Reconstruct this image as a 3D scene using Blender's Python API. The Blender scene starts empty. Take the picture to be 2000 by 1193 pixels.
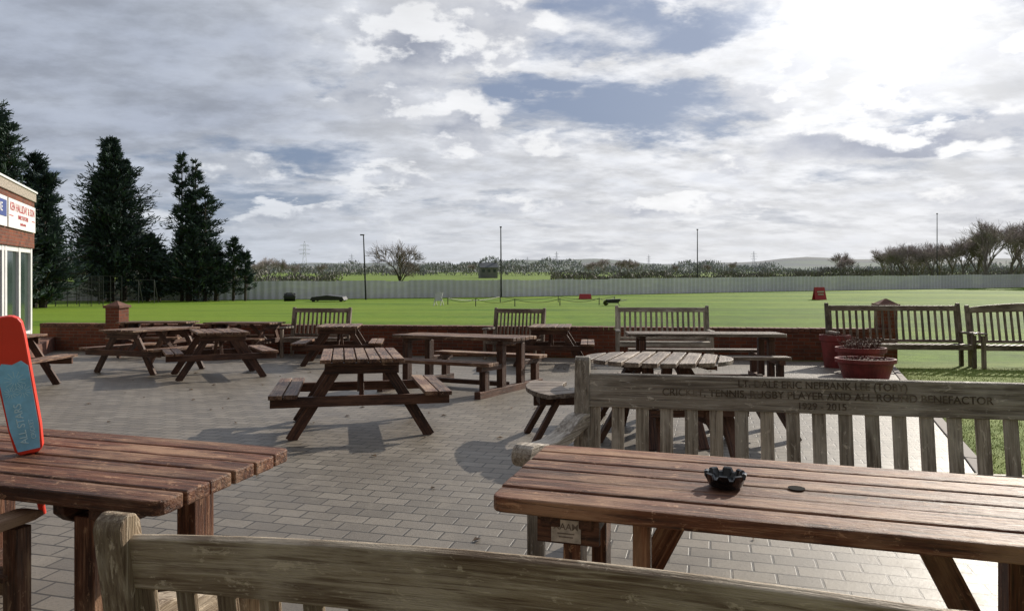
import bpy, math, random
import numpy as np
from mathutils import Vector, Matrix
R=math.radians
scene=bpy.context.scene
random.seed(7); RNG=np.random.default_rng(7)
scene.view_settings.view_transform='Standard'; scene.view_settings.look='None'
scene.view_settings.exposure=0; scene.view_settings.gamma=1

# ---------------------------------------------------------------- terrain
def gh(y):
    if y<6: return 0.0
    if y<18: return -.035*(y-6)
    if y<70: return -.42-.02*(y-18)
    return -1.46
def slope(y):
    return .035 if 6<y<18 else (.02 if 18<=y<70 else 0)

# ---------------------------------------------------------------- node helper
class NT:
    def __init__(s,nt): s.nt=nt; nt.nodes.clear()
    def n(s,t,**k):
        nd=s.nt.nodes.new(t)
        for a,b in k.items(): setattr(nd,a,b)
        return nd
    def set(s,sock,v):
        if isinstance(v,bpy.types.NodeSocket): s.nt.links.new(v,sock)
        elif v is not None:
            if sock.type=='RGBA' and not isinstance(v,(int,float)) and len(v)==3: v=(*v,1)
            sock.default_value=v
    def m(s,op,a,b=None,c=None,clamp=False):
        nd=s.n('ShaderNodeMath',operation=op,use_clamp=clamp)
        s.set(nd.inputs[0],a)
        if b is not None: s.set(nd.inputs[1],b)
        if c is not None: s.set(nd.inputs[2],c)
        return nd.outputs[0]
    def vm(s,op,a,b=None):
        nd=s.n('ShaderNodeVectorMath',operation=op)
        s.set(nd.inputs[0],a)
        if b is not None:
            if op=='SCALE': s.set(nd.inputs[3],b)
            else: s.set(nd.inputs[1],b)
        return nd.outputs[0]
    def ss(s,x,a,b,lo=0.0,hi=1.0):
        nd=s.n('ShaderNodeMapRange',interpolation_type='SMOOTHSTEP')
        s.set(nd.inputs[0],x); nd.inputs[1].default_value=a; nd.inputs[2].default_value=b
        nd.inputs[3].default_value=lo; nd.inputs[4].default_value=hi
        return nd.outputs[0]
    def mix(s,f,a,b,bt='MIX'):
        nd=s.n('ShaderNodeMix',data_type='RGBA',blend_type=bt)
        s.set(nd.inputs[0],f); s.set(nd.inputs[6],a); s.set(nd.inputs[7],b)
        return nd.outputs[2]
    def noise(s,vec,scale,detail=4,rough=.5,dist=0):
        nd=s.n('ShaderNodeTexNoise')
        if vec is not None: s.set(nd.inputs['Vector'],vec)
        nd.inputs['Scale'].default_value=scale; nd.inputs['Detail'].default_value=detail
        nd.inputs['Roughness'].default_value=rough; nd.inputs['Distortion'].default_value=dist
        return nd.outputs['Fac']
    def comb(s,x,y,z):
        nd=s.n('ShaderNodeCombineXYZ')
        for i,v in enumerate((x,y,z)): s.set(nd.inputs[i],v)
        return nd.outputs[0]
    def sep(s,v):
        nd=s.n('ShaderNodeSeparateXYZ'); s.set(nd.inputs[0],v); return nd.outputs
    def mapping(s,v,sc=(1,1,1),rot=(0,0,0),loc=(0,0,0)):
        nd=s.n('ShaderNodeMapping'); s.set(nd.inputs[0],v)
        nd.inputs['Scale'].default_value=sc; nd.inputs['Rotation'].default_value=rot; nd.inputs['Location'].default_value=loc
        return nd.outputs[0]
    def attr(s,name,fac=False):
        nd=s.n('ShaderNodeAttribute',attribute_name=name)
        return nd.outputs['Fac'] if fac else nd.outputs['Vector']
    def obj(s): return s.n('ShaderNodeTexCoord').outputs['Object']
    def bsdf(s,col,rough=.6,spec=.5,metal=0,bump=None,bs=.3,bd=.01,trans=0,sheen=0):
        b=s.n('ShaderNodeBsdfPrincipled'); s.set(b.inputs['Base Color'],col)
        s.set(b.inputs['Roughness'],rough); b.inputs['Specular IOR Level'].default_value=spec
        b.inputs['Metallic'].default_value=metal
        b.inputs['Transmission Weight'].default_value=trans
        if bump is not None:
            bn=s.n('ShaderNodeBump'); bn.inputs['Strength'].default_value=bs; bn.inputs['Distance'].default_value=bd
            s.set(bn.inputs['Height'],bump); s.nt.links.new(bn.outputs[0],b.inputs['Normal'])
        o=s.n('ShaderNodeOutputMaterial'); s.nt.links.new(b.outputs[0],o.inputs[0]); return b
def newmat(name):
    m=bpy.data.materials.new(name); m.use_nodes=True; return m,NT(m.node_tree)

def mat_wood(name,dark,base,light,wear=.5,rough=.6):
    m,t=newmat(name)
    g=t.attr('grain'); tint=t.attr('tint',True)
    fine=t.noise(t.mapping(g,(3,70,70)),1,4,.7,.4)
    rings=t.noise(t.mapping(g,(1.2,16,16)),1,3,.5,1.2)
    blot=t.noise(t.mapping(g,(2.2,5,5)),1,4,.6,.3)
    f=t.m('ADD',t.m('MULTIPLY',fine,.6),t.m('MULTIPLY',rings,.4))
    c=t.mix(t.ss(f,.36,.60),dark,base)
    c=t.mix(t.m('MULTIPLY',t.ss(blot,.44,.68),wear),c,light)
    c=t.mix(t.m('MULTIPLY',t.ss(fine,.53,.66),.6*wear+.1),c,light)
    c=t.mix(t.m('MULTIPLY',t.ss(fine,.44,.34),.65),c,dark)
    c=t.mix(t.m('MULTIPLY',t.ss(blot,.34,.2),.6),c,dark)
    k=t.m('ADD',t.m('MULTIPLY',tint,.5),.74)
    c=t.mix(1,c,t.comb(k,k,k),'MULTIPLY')
    v=t.n('ShaderNodeTexVoronoi'); t.set(v.inputs['Vector'],t.mapping(g,(3.2,9,9))); v.inputs['Scale'].default_value=1
    c=t.mix(t.ss(v.outputs['Distance'],.13,.06,0,.7),c,dark)
    sc=t.noise(t.mapping(g,(14,30,30)),1,5,.75,.6)
    c=t.mix(t.m('MULTIPLY',t.ss(sc,.58,.66),wear*.7),c,tuple(min(1,x*1.5) for x in light))
    r=t.m('ADD',t.m('MULTIPLY',sc,.35),rough-.17)
    t.bsdf(c,r,.42,bump=t.m('ADD',f,t.m('MULTIPLY',sc,.4)),bs=.9,bd=.011)
    return m
def mat_plain(name,col,rough=.5,var=.15,scale=8,metal=0,spec=.5,bump=.1):
    m,t=newmat(name); n=t.noise(t.obj(),scale,5,.6)
    c=t.mix(t.ss(n,.3,.7),tuple(x*(1-var) for x in col),tuple(min(1,x*(1+var)) for x in col))
    t.bsdf(c,t.m('ADD',t.m('MULTIPLY',n,.2),rough-.1),spec,metal,bump=n,bs=bump,bd=.005); return m
def mat_leaf(name,dark,light,rough=.7):
    m,t=newmat(name); a=t.attr('tint',True)
    c=t.mix(a,dark,light); t.bsdf(c,rough,.2); return m
def mat_brick(name,c1,c2,mortar):
    m,t=newmat(name); o=t.sep(t.obj())
    v=t.comb(t.m('ADD',o[0],o[1]),o[2],0)
    b=t.n('ShaderNodeTexBrick'); t.set(b.inputs['Vector'],v)
    for k,val in (('Scale',1),('Brick Width',.225),('Row Height',.075),('Mortar Size',.006),('Mortar Smooth',.2),('Bias',0)): b.inputs[k].default_value=val
    b.inputs['Color1'].default_value=(*c1,1); b.inputs['Color2'].default_value=(*c2,1); b.inputs['Mortar'].default_value=(*mortar,1)
    n=t.noise(t.obj(),3,6,.65)
    c=t.mix(t.ss(n,.4,.75,0,.55),b.outputs['Color'],(.05,.035,.03))
    t.bsdf(c,.85,.25,bump=t.m('SUBTRACT',1,b.outputs['Fac']),bs=.6,bd=.01); return m

W_RED=mat_wood('stained_red_brown_wood',(.045,.016,.008),(.18,.064,.029),(.40,.24,.145),.72,.56)
W_BROWN=mat_wood('weathered_brown_wood',(.036,.015,.009),(.145,.060,.030),(.42,.28,.18),.72,.52)
W_DARK=mat_wood('dark_stained_frame_wood',(.026,.011,.007),(.09,.036,.020),(.20,.10,.06),.45,.6)
W_TEAK=mat_wood('silvered_teak_wood',(.15,.12,.092),(.39,.335,.27),(.60,.545,.47),.7,.62)
W_GREY=mat_wood('grey_weathered_wood',(.055,.036,.026),(.20,.145,.108),(.42,.35,.28),.68,.52)
W_OLIVE=mat_wood('greyed_teak_wood',(.13,.080,.045),(.35,.265,.175),(.60,.505,.385),.75,.64)
M_BRICK=mat_brick('red_brick',(.24,.072,.038),(.14,.047,.03),(.18,.14,.11))
M_COPE=mat_plain('brick_coping',(.15,.065,.043),.8,.4,6)
M_WHITE=mat_plain('white_plastic_frame',(.82,.82,.81),.35,.05)
M_FASCIA=mat_plain('pebbledash_fascia',(.36,.31,.26),.9,.5,25,bump=.6)
M_STEEL=mat_plain('galvanised_steel',(.28,.29,.31),.5,.15,3,metal=.3)
M_DARKM=mat_plain('dark_painted_metal',(.03,.032,.035),.5,.2)
M_BLACK=mat_plain('black_glass',(.006,.006,.007),.12,.2,spec=.8,bump=0)
M_HOLE=mat_plain('painted_hole_dark',(.006,.005,.005),.9,.1,spec=.1)  # flat near-black colour standing in for the dark inside a hole
M_REDP=mat_plain('red_plastic',(.78,.045,.02),.4,.08,5,bump=.02)
M_BLUE=mat_plain('blue_sticker',(.24,.58,.80),.4,.15,14,bump=.02)
M_CYAN=mat_plain('pale_blue_ink',(.55,.84,.92),.4,.05)
M_PALE=mat_plain('pale_board',(.80,.80,.78),.5,.06)
M_REDINK=mat_plain('red_ink',(.45,.02,.03),.5,.05)
M_BLUEINK=mat_plain('navy_ink',(.03,.06,.25),.5,.05)
M_INK=mat_plain('faded_ink',(.17,.14,.12),.9,.3,30)
m,t=newmat('worn_engraving'); n=t.noise(t.obj(),3.5,5,.7)
t.bsdf(t.mix(t.ss(n,.46,.64),(.10,.078,.058),(.24,.20,.155)),.9,.1); M_ENGR=m
M_POT=mat_plain('dark_red_glazed_pot',(.21,.035,.034),.5,.35,4)
M_SOIL=mat_plain('soil',(.03,.02,.014),.95,.4,30,bump=.8)
M_SIGNRED=mat_plain('red_board',(.5,.05,.06),.5,.1)
M_SIGNW=mat_plain('worn_white_board',(.6,.6,.58),.6,.1)
M_PLATE=mat_plain('worn_label',(.42,.38,.34),.6,.3,30)
M_TWIG=mat_leaf('bare_twigs',(.10,.08,.068),(.20,.165,.145))
M_TWIGFAR=mat_leaf('distant_bare_twigs',(.29,.25,.255),(.42,.365,.36))  # paler than the near twigs: distance haze mixed into the colour
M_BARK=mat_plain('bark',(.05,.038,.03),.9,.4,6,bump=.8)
M_BARKFAR=mat_plain('distant_bark',(.20,.17,.17),.9,.3,3,bump=.3)  # bark tone lifted to carry the haze of distance
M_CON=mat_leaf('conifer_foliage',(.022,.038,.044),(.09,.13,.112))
M_FAR1=mat_leaf('hedge_foliage',(.13,.13,.12),(.24,.23,.19))  # hedge colours greyed and lightened to paint in thin haze
M_FAR2=mat_leaf('distant_wood_foliage',(.31,.33,.36),(.38,.39,.41))  # palest foliage, haze of the furthest woods put into its colour
M_FAR15=mat_leaf('far_wood_foliage',(.20,.21,.22),(.30,.30,.285))  # in-between tone, aerial haze painted into the middle-distance woods
M_PLANT=mat_leaf('heather_foliage',(.07,.035,.028),(.19,.10,.075))
M_ROOFD=mat_plain('slate_roof',(.13,.14,.155),.7,.2,2)
M_RENDER=mat_plain('dull_rendered_wall',(.22,.215,.22),.8,.15,1)
m,t=newmat('window_glass'); t.bsdf((.035,.06,.05),.10,.45); M_GLASS=m
m,t=newmat('corrugated_sheet')
o=t.obj(); n=t.noise(t.mapping(o,(.6,.6,2.5)),1,5,.6)
w=t.m('FRACT',t.m('MULTIPLY',t.attr('tint',True),1.0))
c=t.mix(t.ss(n,.35,.7),(.86,.82,.96),(.96,.93,1.0)); c=t.mix(t.m('MULTIPLY',w,.45),c,(.64,.62,.74)); t.bsdf(c,.55,.4); M_SHEET=m

# ---------------------------------------------------------------- mesh builder
def colink(o): scene.collection.objects.link(o); return o
class MB:
    def __init__(s): s.v=[];s.f=[];s.g=[];s.t=[]
    def add(s,vs,fs,gs,tint=None):
        b=len(s.v); tint=random.random() if tint is None else tint
        off=Vector((random.uniform(0,30),random.uniform(0,30),random.uniform(0,30)))
        s.v+= [Vector(v) for v in vs]; s.f+=[tuple(b+i for i in f) for f in fs]
        s.g+=[Vector(g)+off for g in gs]; s.t+=[tint]*len(vs); return s
    def box(s,c,sz,M=None,tint=None):
        order=sorted(range(3),key=lambda i:-sz[i]); vs=[];gs=[]
        for x in (-.5,.5):
            for y in (-.5,.5):
                for z in (-.5,.5):
                    l=Vector((x*sz[0],y*sz[1],z*sz[2])); gs.append(Vector((l[order[0]],l[order[1]],l[order[2]])))
                    if M is not None: l=M@l
                    vs.append(Vector(c)+l)
        return s.add(vs,[(0,1,3,2),(4,6,7,5),(0,4,5,1),(2,3,7,6),(0,2,6,4),(1,5,7,3)],gs,tint)
    def beam(s,p0,p1,w,h,up=(0,0,1),tint=None):
        p0=Vector(p0);p1=Vector(p1);x=(p1-p0);L=x.length;x.normalize();up=Vector(up)
        y=up.cross(x)
        if y.length<1e-4: y=Vector((0,1,0)).cross(x)
        y.normalize(); z=x.cross(y)
        M=Matrix((x,y,z)).transposed()
        return s.box((p0+p1)/2,(L,w,h),M,tint)
    def prism(s,pts,th,M,tint=None,long=0):
        n=len(pts); vs=[];gs=[]
        for z in (-th/2,th/2):
            for p in pts:
                vs.append(M@Vector((p[0],p[1],z))); gs.append(Vector((p[long],p[1-long],z)))
        fs=[tuple(range(n-1,-1,-1)),tuple(range(n,2*n))]+[(i,(i+1)%n,n+(i+1)%n,n+i) for i in range(n)]
        return s.add(vs,fs,gs,tint)
    def loft(s,rings,tint=None):
        n=len(rings[0]); vs=[];gs=[];L=0;pc=None
        for r in rings:
            c=sum((Vector(p) for p in r),Vector())/n
            if pc is not None: L+=(c-pc).length
            pc=c
            for p in r: vs.append(Vector(p)); d=Vector(p)-c; gs.append(Vector((L,d.z,d.x+d.y)))
        fs=[tuple(range(n-1,-1,-1)),tuple((len(rings)-1)*n+i for i in range(n))]
        for k in range(len(rings)-1):
            for i in range(n): fs.append((k*n+i,k*n+(i+1)%n,(k+1)*n+(i+1)%n,(k+1)*n+i))
        return s.add(vs,fs,gs,tint)
    def cyl(s,p0,p1,r0,r1,n=10,tint=None):
        p0=Vector(p0);p1=Vector(p1);x=(p1-p0).normalized(); a=x.orthogonal().normalized(); b=x.cross(a)
        return s.loft([[p0+(a*math.cos(2*math.pi*i/n)+b*math.sin(2*math.pi*i/n))*r0 for i in range(n)],
                       [p1+(a*math.cos(2*math.pi*i/n)+b*math.sin(2*math.pi*i/n))*r1 for i in range(n)]],tint)
    def lathe(s,prof,n=32,c=(0,0,0),tint=None,zf=None):
        vs=[];gs=[];c=Vector(c)
        for k,(r,z) in enumerate(prof):
            for i in range(n):
                a=2*math.pi*i/n; zz=z+(zf(k,a) if zf else 0)
                p=Vector((r*math.cos(a),r*math.sin(a),zz)); vs.append(c+p); gs.append(p)
        fs=[]
        for k in range(len(prof)-1):
            for i in range(n): fs.append((k*n+i,k*n+(i+1)%n,(k+1)*n+(i+1)%n,(k+1)*n+i))
        fs.append(tuple(range(n-1,-1,-1))); fs.append(tuple((len(prof)-1)*n+i for i in range(n)))
        return s.add(vs,fs,gs,tint)
    def obj(s,name,mat,parent=None,bevel=0,smooth=False):
        me=bpy.data.meshes.new(name); me.from_pydata([tuple(v) for v in s.v],[],s.f)
        a=me.attributes.new('grain','FLOAT_VECTOR','POINT'); a.data.foreach_set('vector',np.array([tuple(g) for g in s.g],dtype=np.float32).ravel())
        a=me.attributes.new('tint','FLOAT','POINT'); a.data.foreach_set('value',np.array(s.t,dtype=np.float32))
        me.materials.append(mat); me.update()
        if smooth: me.polygons.foreach_set('use_smooth',[True]*len(me.polygons))
        o=colink(bpy.data.objects.new(name,me))
        if parent is not None: o.parent=parent
        if bevel:
            b=o.modifiers.new('Bevel','BEVEL'); b.width=bevel; b.segments=2; b.limit_method='ANGLE'
        return o
def arrmesh(name,V,F,tint,mat,parent=None):
    me=bpy.data.meshes.new(name); nv=len(V); nf,k=F.shape
    me.vertices.add(nv); me.vertices.foreach_set('co',V.astype(np.float32).ravel())
    me.loops.add(nf*k); me.loops.foreach_set('vertex_index',F.astype(np.int32).ravel())
    me.polygons.add(nf); me.polygons.foreach_set('loop_start',np.arange(0,nf*k,k,dtype=np.int32))
    me.polygons.foreach_set('loop_total',np.full(nf,k,dtype=np.int32))
    a=me.attributes.new('tint','FLOAT','POINT'); a.data.foreach_set('value',tint.astype(np.float32))
    me.materials.append(mat); me.update(calc_edges=True); me.validate()
    o=colink(bpy.data.objects.new(name,me))
    if parent is not None: o.parent=parent
    return o
def info(o,label,cat,group=None):
    o['label']=label;o['category']=cat
    if group:o['group']=group
def place(o,x,y,rot=0,z=None,tilt=True):
    zz=gh(y) if z is None else z
    M=Matrix.Translation((x,y,zz))
    if tilt: M=M@Matrix.Rotation(-math.atan(slope(y)),4,'X')
    o.matrix_world=M@Matrix.Rotation(R(rot),4,'Z')
def root(name,label,cat,x,y,rot=0,group=None,z=None,tilt=True):
    o=colink(bpy.data.objects.new(name,None)); o.empty_display_size=.2
    info(o,label,cat,group); place(o,x,y,rot,z,tilt); return o
def dup(r,x,y,rot,label=None,z=None,tilt=True,scale=None,mats=None):
    c=r.copy(); scene.collection.objects.link(c)
    place(c,x,y,rot,z,tilt)
    if scale: c.scale=(scale,)*3 if isinstance(scale,(int,float)) else scale
    if label:c['label']=label
    def rec(a,b):
        for ch in a.children:
            if ch==b: continue
            k=ch.copy(); scene.collection.objects.link(k); k.parent=b
            k.matrix_parent_inverse=ch.matrix_parent_inverse.copy(); k.matrix_basis=ch.matrix_basis.copy(); rec(ch,k)
    rec(r,c); return c
def text(s,size,M,mat,parent,name='lettering',sx=1,ext=.0008,bold=0):
    cu=bpy.data.curves.new('txt','FONT'); cu.body=s; cu.size=size; cu.align_x='CENTER'; cu.align_y='CENTER'; cu.extrude=ext; cu.offset=bold
    to=colink(bpy.data.objects.new('txt',cu)); bpy.context.view_layer.update()
    dg=bpy.context.evaluated_depsgraph_get(); me=bpy.data.meshes.new_from_object(to.evaluated_get(dg))
    bpy.data.objects.remove(to); me.materials.clear(); me.materials.append(mat)
    o=colink(bpy.data.objects.new(name,me)); o.parent=parent; o.matrix_local=M@Matrix.Diagonal((sx,1,1,1)); return o
def axes(o,x,y,z):
    M=Matrix.Identity(4)
    for i,a in enumerate((x,y,z)):
        for j in range(3): M[j][i]=a[j]
    for j in range(3): M[j][3]=o[j]
    return M

# ---------------------------------------------------------------- ground
m,t=newmat('lawn_grass'); o=t.obj()
big=t.noise(o,.12,4,.6); mid=t.noise(o,1.6,6,.7); fine=t.noise(t.mapping(o,(1,.6,1)),45,4,.7)
patch=t.noise(t.mapping(o,(.2,.9,1)),1,5,.65); band=t.noise(t.mapping(o,(.02,.16,1),rot=(0,0,R(8))),1,4,.6)
c=t.mix(t.ss(mid,.35,.68),(.09,.18,.008),(.17,.30,.014))
c=t.mix(t.ss(big,.42,.62,0,.5),c,(.23,.32,.02))
c=t.mix(t.ss(patch,.48,.66,0,.65),c,(.065,.125,.01))
c=t.mix(t.ss(band,.46,.60,0,.6),c,(.24,.34,.03))
c=t.mix(t.ss(band,.46,.34,0,.55),c,(.06,.12,.01))
c=t.mix(t.ss(fine,.38,.68,0,.5),c,(.045,.085,.01))
yy=t.sep(o)
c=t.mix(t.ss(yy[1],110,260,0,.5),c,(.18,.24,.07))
c=t.mix(t.m('MULTIPLY',t.ss(yy[1],15.5,13.5),t.ss(mid,.3,.7,.3,.7)),c,(.27,.31,.10))
t.bsdf(c,.85,.15,bump=t.m('ADD',fine,mid),bs=.8,bd=.03); M_GRASS=m
ys=[-30,6,18,70,180,600,4500]; xs=[-4500,-200,-60,0,60,200,4500]
mb=MB(); vs=[(x,y,gh(y)) for y in ys for x in xs]; n=len(xs)
mb.add(vs,[(j*n+i,j*n+i+1,(j+1)*n+i+1,(j+1)*n+i) for j in range(len(ys)-1) for i in range(n-1)],vs)
g=mb.obj('ground',M_GRASS); g['kind']='structure'

m,t=newmat('block_paving'); o=t.obj()
v=t.mapping(o,rot=(0,0,R(15)))
b=t.n('ShaderNodeTexBrick'); t.set(b.inputs['Vector'],v)
for k,val in (('Scale',1),('Brick Width',.215),('Row Height',.128),('Mortar Size',.0072),('Mortar Smooth',.25),('Bias',0)): b.inputs[k].default_value=val
b.inputs['Color1'].default_value=(.15,.129,.104,1); b.inputs['Color2'].default_value=(.235,.204,.167,1); b.inputs['Mortar'].default_value=(.034,.028,.021,1)
n1=t.noise(o,.7,6,.65,.3); n2=t.noise(o,70,4,.75); n3=t.noise(o,5,5,.65)
c=t.mix(t.ss(n1,.4,.7,0,.5),b.outputs['Color'],(.105,.087,.069))
c=t.mix(t.ss(n3,.5,.75,0,.35),c,(.29,.255,.21)); c=t.mix(t.ss(n2,.48,.72,0,.5),c,(.065,.053,.042))
hh=t.m('ADD',t.m('SUBTRACT',1,b.outputs['Fac']),t.m('MULTIPLY',n2,.5))
t.bsdf(c,t.m('ADD',.34,t.m('MULTIPLY',n3,.32)),.58,bump=hh,bs=.45,bd=.007); M_PAVE=m
def edgeX(y): return 3.5+.43*(y-5.6)
def wallY(x): return 17.7-.1564*(x+11.3)
mb=MB()
vs=[(-30,-6,.006),(edgeX(-6),-6,.006),(edgeX(6),6,.006),(-30,6,.006)]
vs+=[(edgeX(14.6),14.6,gh(14.6)+.006),(-11.3,17.7,gh(17.7)+.006),(-13.0,17.95,gh(17.95)+.006),(-30,17.95,gh(17.95)+.006)]
mb.add(vs,[(0,1,2,3),(3,2,4,5,6,7)],vs)
pv=mb.obj('patio',M_PAVE); pv['kind']='structure'
mb=MB(); 
for a,bb in ((-4,6),(6,14.0)):
    nn=int((bb-a)/.9)
    for i in range(nn):
        y0=a+(bb-a)*i/nn; y1=a+(bb-a)*(i+1)/nn-.012
        mb.beam((edgeX(y0)+.06,y0,gh(y0)-.01),(edgeX(y1)+.06,y1,gh(y1)-.01),.1,.06)
k=mb.obj('kerb',mat_plain('kerb_stone',(.24,.21,.19),.8,.2,9),bevel=.006); k['kind']='structure'

# hills
m,t=newmat('hill_fields'); o=t.obj()
v=t.n('ShaderNodeTexVoronoi'); t.set(v.inputs['Vector'],t.mapping(o,(1,.5,1))); v.inputs['Scale'].default_value=.006
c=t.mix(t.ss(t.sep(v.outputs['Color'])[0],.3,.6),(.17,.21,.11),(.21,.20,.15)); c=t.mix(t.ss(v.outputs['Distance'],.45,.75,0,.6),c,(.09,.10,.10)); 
c=t.mix(.5,c,(.30,.33,.39)); t.bsdf(c,.95,.05); M_HILL=m  # field colours half blended into blue-grey as painted aerial haze
mb=MB(); vs=[];NX=90;NY=14
for j in range(NY):
    for i in range(NX):
        x=-2600+5200*i/(NX-1); y=650+2200*j/(NY-1); f=math.sin(math.pi*min(1,j/(NY-1)))**1
        a=x/y
        hgt=17+5*math.sin(a*9+1)+4*math.sin(a*21)+2.5*math.sin(a*47+2)+16*math.exp(-((a-.46)/.13)**2)
        vs.append((x,y,-2+f*(hgt*y/1750+1)))
mb.add(vs,[(j*NX+i,j*NX+i+1,(j+1)*NX+i+1,(j+1)*NX+i) for j in range(NY-1) for i in range(NX-1)],vs)
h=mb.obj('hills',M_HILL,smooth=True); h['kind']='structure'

# ---------------------------------------------------------------- furniture
def rect_round(L,W,r,corner):
    pts=[]
    def arc(cx,cy,a0,a1,n=5):
        for i in range(n+1):
            a=R(a0+(a1-a0)*i/n); pts.append((cx+r*math.cos(a),cy+r*math.sin(a)))
    if corner<0:
        arc(-L/2+r,-W/2+r,180,270); arc(L/2-r,-W/2+r,270,360); pts.append((L/2,W/2)); pts.append((-L/2,W/2))
    else:
        pts.append((-L/2,-W/2)); pts.append((L/2,-W/2)); arc(L/2-r,W/2-r,0,90); arc(-L/2+r,W/2-r,90,180)
    return pts
def planks(mb,L,W,n,z,th,gap=.01,rnd=0,yc=0):
    w=(W-gap*(n-1))/n
    for i in range(n):
        y=yc-W/2+w/2+i*(w+gap); dz=random.uniform(-.0025,.0025)
        if rnd and i in (0,n-1):
            mb.prism(rect_round(L,w,rnd,-1 if i==0 else 1),th,Matrix.Translation((0,y,z-th/2+dz)))
        else: mb.box((random.uniform(-.005,.005),y,z-th/2+dz),(L,w,th))
def picnic_table(x,y,rot,label,L=1.5,top=W_BROWN,frame=W_DARK,n=6,group='picnic tables on the patio'):
    r=root('picnic_table',label,'picnic table',x,y,rot,group)
    mb=MB(); planks(mb,L,.76,n,.75,.035,.014); 
    for sx in (-1,1): mb.box((sx*(L/2-.12),0,.697),(.09,.68,.03))
    mb.obj('table_top',top,r,.004)
    for sy in (-1,1):
        mb=MB(); planks(mb,L,.25,2,.44,.038,.014,yc=sy*.70); mb.obj('seat',top,r,.004)
    for sx in (-1,1):
        xx=sx*(L/2-.20)
        for sy in (-1,1):
            MB().beam((xx,sy*.20,.710),(xx,sy*.64,.0),.10,.045,(1,0,0)).obj('leg',frame,r,.003)
        MB().beam((xx+sx*.048,-.82,.355),(xx+sx*.048,.82,.355),.045,.095).beam((xx+sx*.048,-.34,.655),(xx+sx*.048,.34,.655),.045,.10).obj('cross_beam',frame,r,.004)
        MB().beam((xx-sx*.03,0,.33),(sx*.12,0,.70),.07,.045,(0,1,0)).obj('brace',frame,r,.003)
    return r
def trestle_table(x,y,rot,label,L=2.0,top=W_BROWN,frame=W_DARK,group='picnic tables on the patio'):
    r=root('picnic_table',label,'picnic table',x,y,rot,group)
    mb=MB(); planks(mb,L,.76,6,.76,.045,.012,.04); mb.obj('table_top',top,r,.004)
    for sy in (-1,1):
        mb=MB(); planks(mb,L*.92,.28,2,.46,.045,.012,.02,yc=sy*.74); mb.obj('seat',top,r,.004)
    for sx in (-1,1):
        xx=sx*(L/2-.22); mb=MB()
        mb.beam((xx,-.92,.05),(xx,.92,.05),.09,.095)
        for py,hh in ((-.28,.66),(.28,.66)): mb.box((xx,py,.095+(hh-.095)/2),(.09,.115,hh-.097))
        for py in (-.74,.74): mb.box((xx,py,.22),(.09,.115,.245))
        mb.box((xx,0,.687),(.085,.66,.050)); 
        for sy in (-1,1): mb.beam((xx,sy*.345,.38),(xx,sy*.88,.38),.085,.065)
        mb.obj('end_frame',frame,r,.005)
    MB().beam((-(L/2-.27),0,.10),(L/2-.27,0,.10),.09,.06).obj('stretcher',frame,r,.004)
    return r
def heavy_table(x,y,rot,label,L,legoff,apron=False,W=.80,lw=.062):
    r=root('heavy_wooden_table',label,'table',x,y,rot,'heavy wooden tables')
    mb=MB(); planks(mb,L,W,6,.75,.055,.012,.045); mb.obj('table_top',W_RED,r,.007)
    hw=W/2-.03
    for sx in (-1,1):
        xx=sx*(L/2-legoff)
        pts=[(-hw,.69),(-hw,.655),(-hw+.04,.62),(-hw+.08,.60),(hw-.08,.60),(hw-.04,.62),(hw,.655),(hw,.69)]
        MB().prism([(p[0],p[1]) for p in pts],.07,axes((xx+sx*(lw/2-.001),0,0),(0,1,0),(0,0,1),(1,0,0)))\
            .prism([(p[0],p[1]) for p in pts],.05,axes((xx-sx*(lw+.033),0,0),(0,1,0),(0,0,1),(1,0,0))).obj('cross_beam',W_DARK,r,.004)
        for sy in (-1,1):
            MB().box((xx-sx*(lw/2+.006),sy*.265,.32),(lw,.125,.635)).obj('leg',W_RED,r,.005)
        MB().beam((xx-sx*(lw+.033),-.24,.16),(xx-sx*(lw+.033),.24,.16),.05,.09).obj('stretcher',W_DARK,r,.004)
        MB().beam((xx-sx*(lw+.07),0,.12),(sx*.40,0,.66),.09,.05,(0,1,0)).obj('brace',W_RED,r,.004)
    if apron:
        MB().box((-(L/2)+legoff+.03,-.345,.64),(.22,.028,.095)).obj('apron',W_DARK,r,.003)
        MB().box((-(L/2)+legoff+.28,-.30,.35),(.06,.05,.69)).obj('leg',W_RED,r,.004)
    return r

HR=heavy_table(1.035,2.69,-17,'red-brown slatted wooden table carrying a black ashtray',2.08,.24,apron=True)
HL=heavy_table(-2.04,3.20,-16.5,'red-brown slatted wooden table with a toy bat stuck in it',1.96,.345,lw=.095)
MB().lathe([(.030,.7532),(.030,.7542)],24).obj('parasol_hole_disc',M_HOLE,HR)  # dark disc laid on uncut planks, painting the hole's inner shade
MB().lathe([(.030,.7532),(.030,.7542)],24,c=(-.055,.0,0)).obj('parasol_hole_disc',M_HOLE,HL)  # same shade-coloured disc, the bat handle passes through it
px_=-.775
pl=MB().box((px_,-.363,.640),(.105,.006,.078)).obj('maker_plate',M_PLATE,HR,.001)
text('MAAX',.032,axes((px_,-.3667,.655),(-1,0,0),(0,0,1),(0,-1,0)),M_INK,HR,bold=.0002)
MB().box((px_,-.3669,.632),(.06,.0015,.004)).box((px_,-.3669,.620),(.05,.0015,.004)).obj('plate_lines',M_INK,HR)

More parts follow.
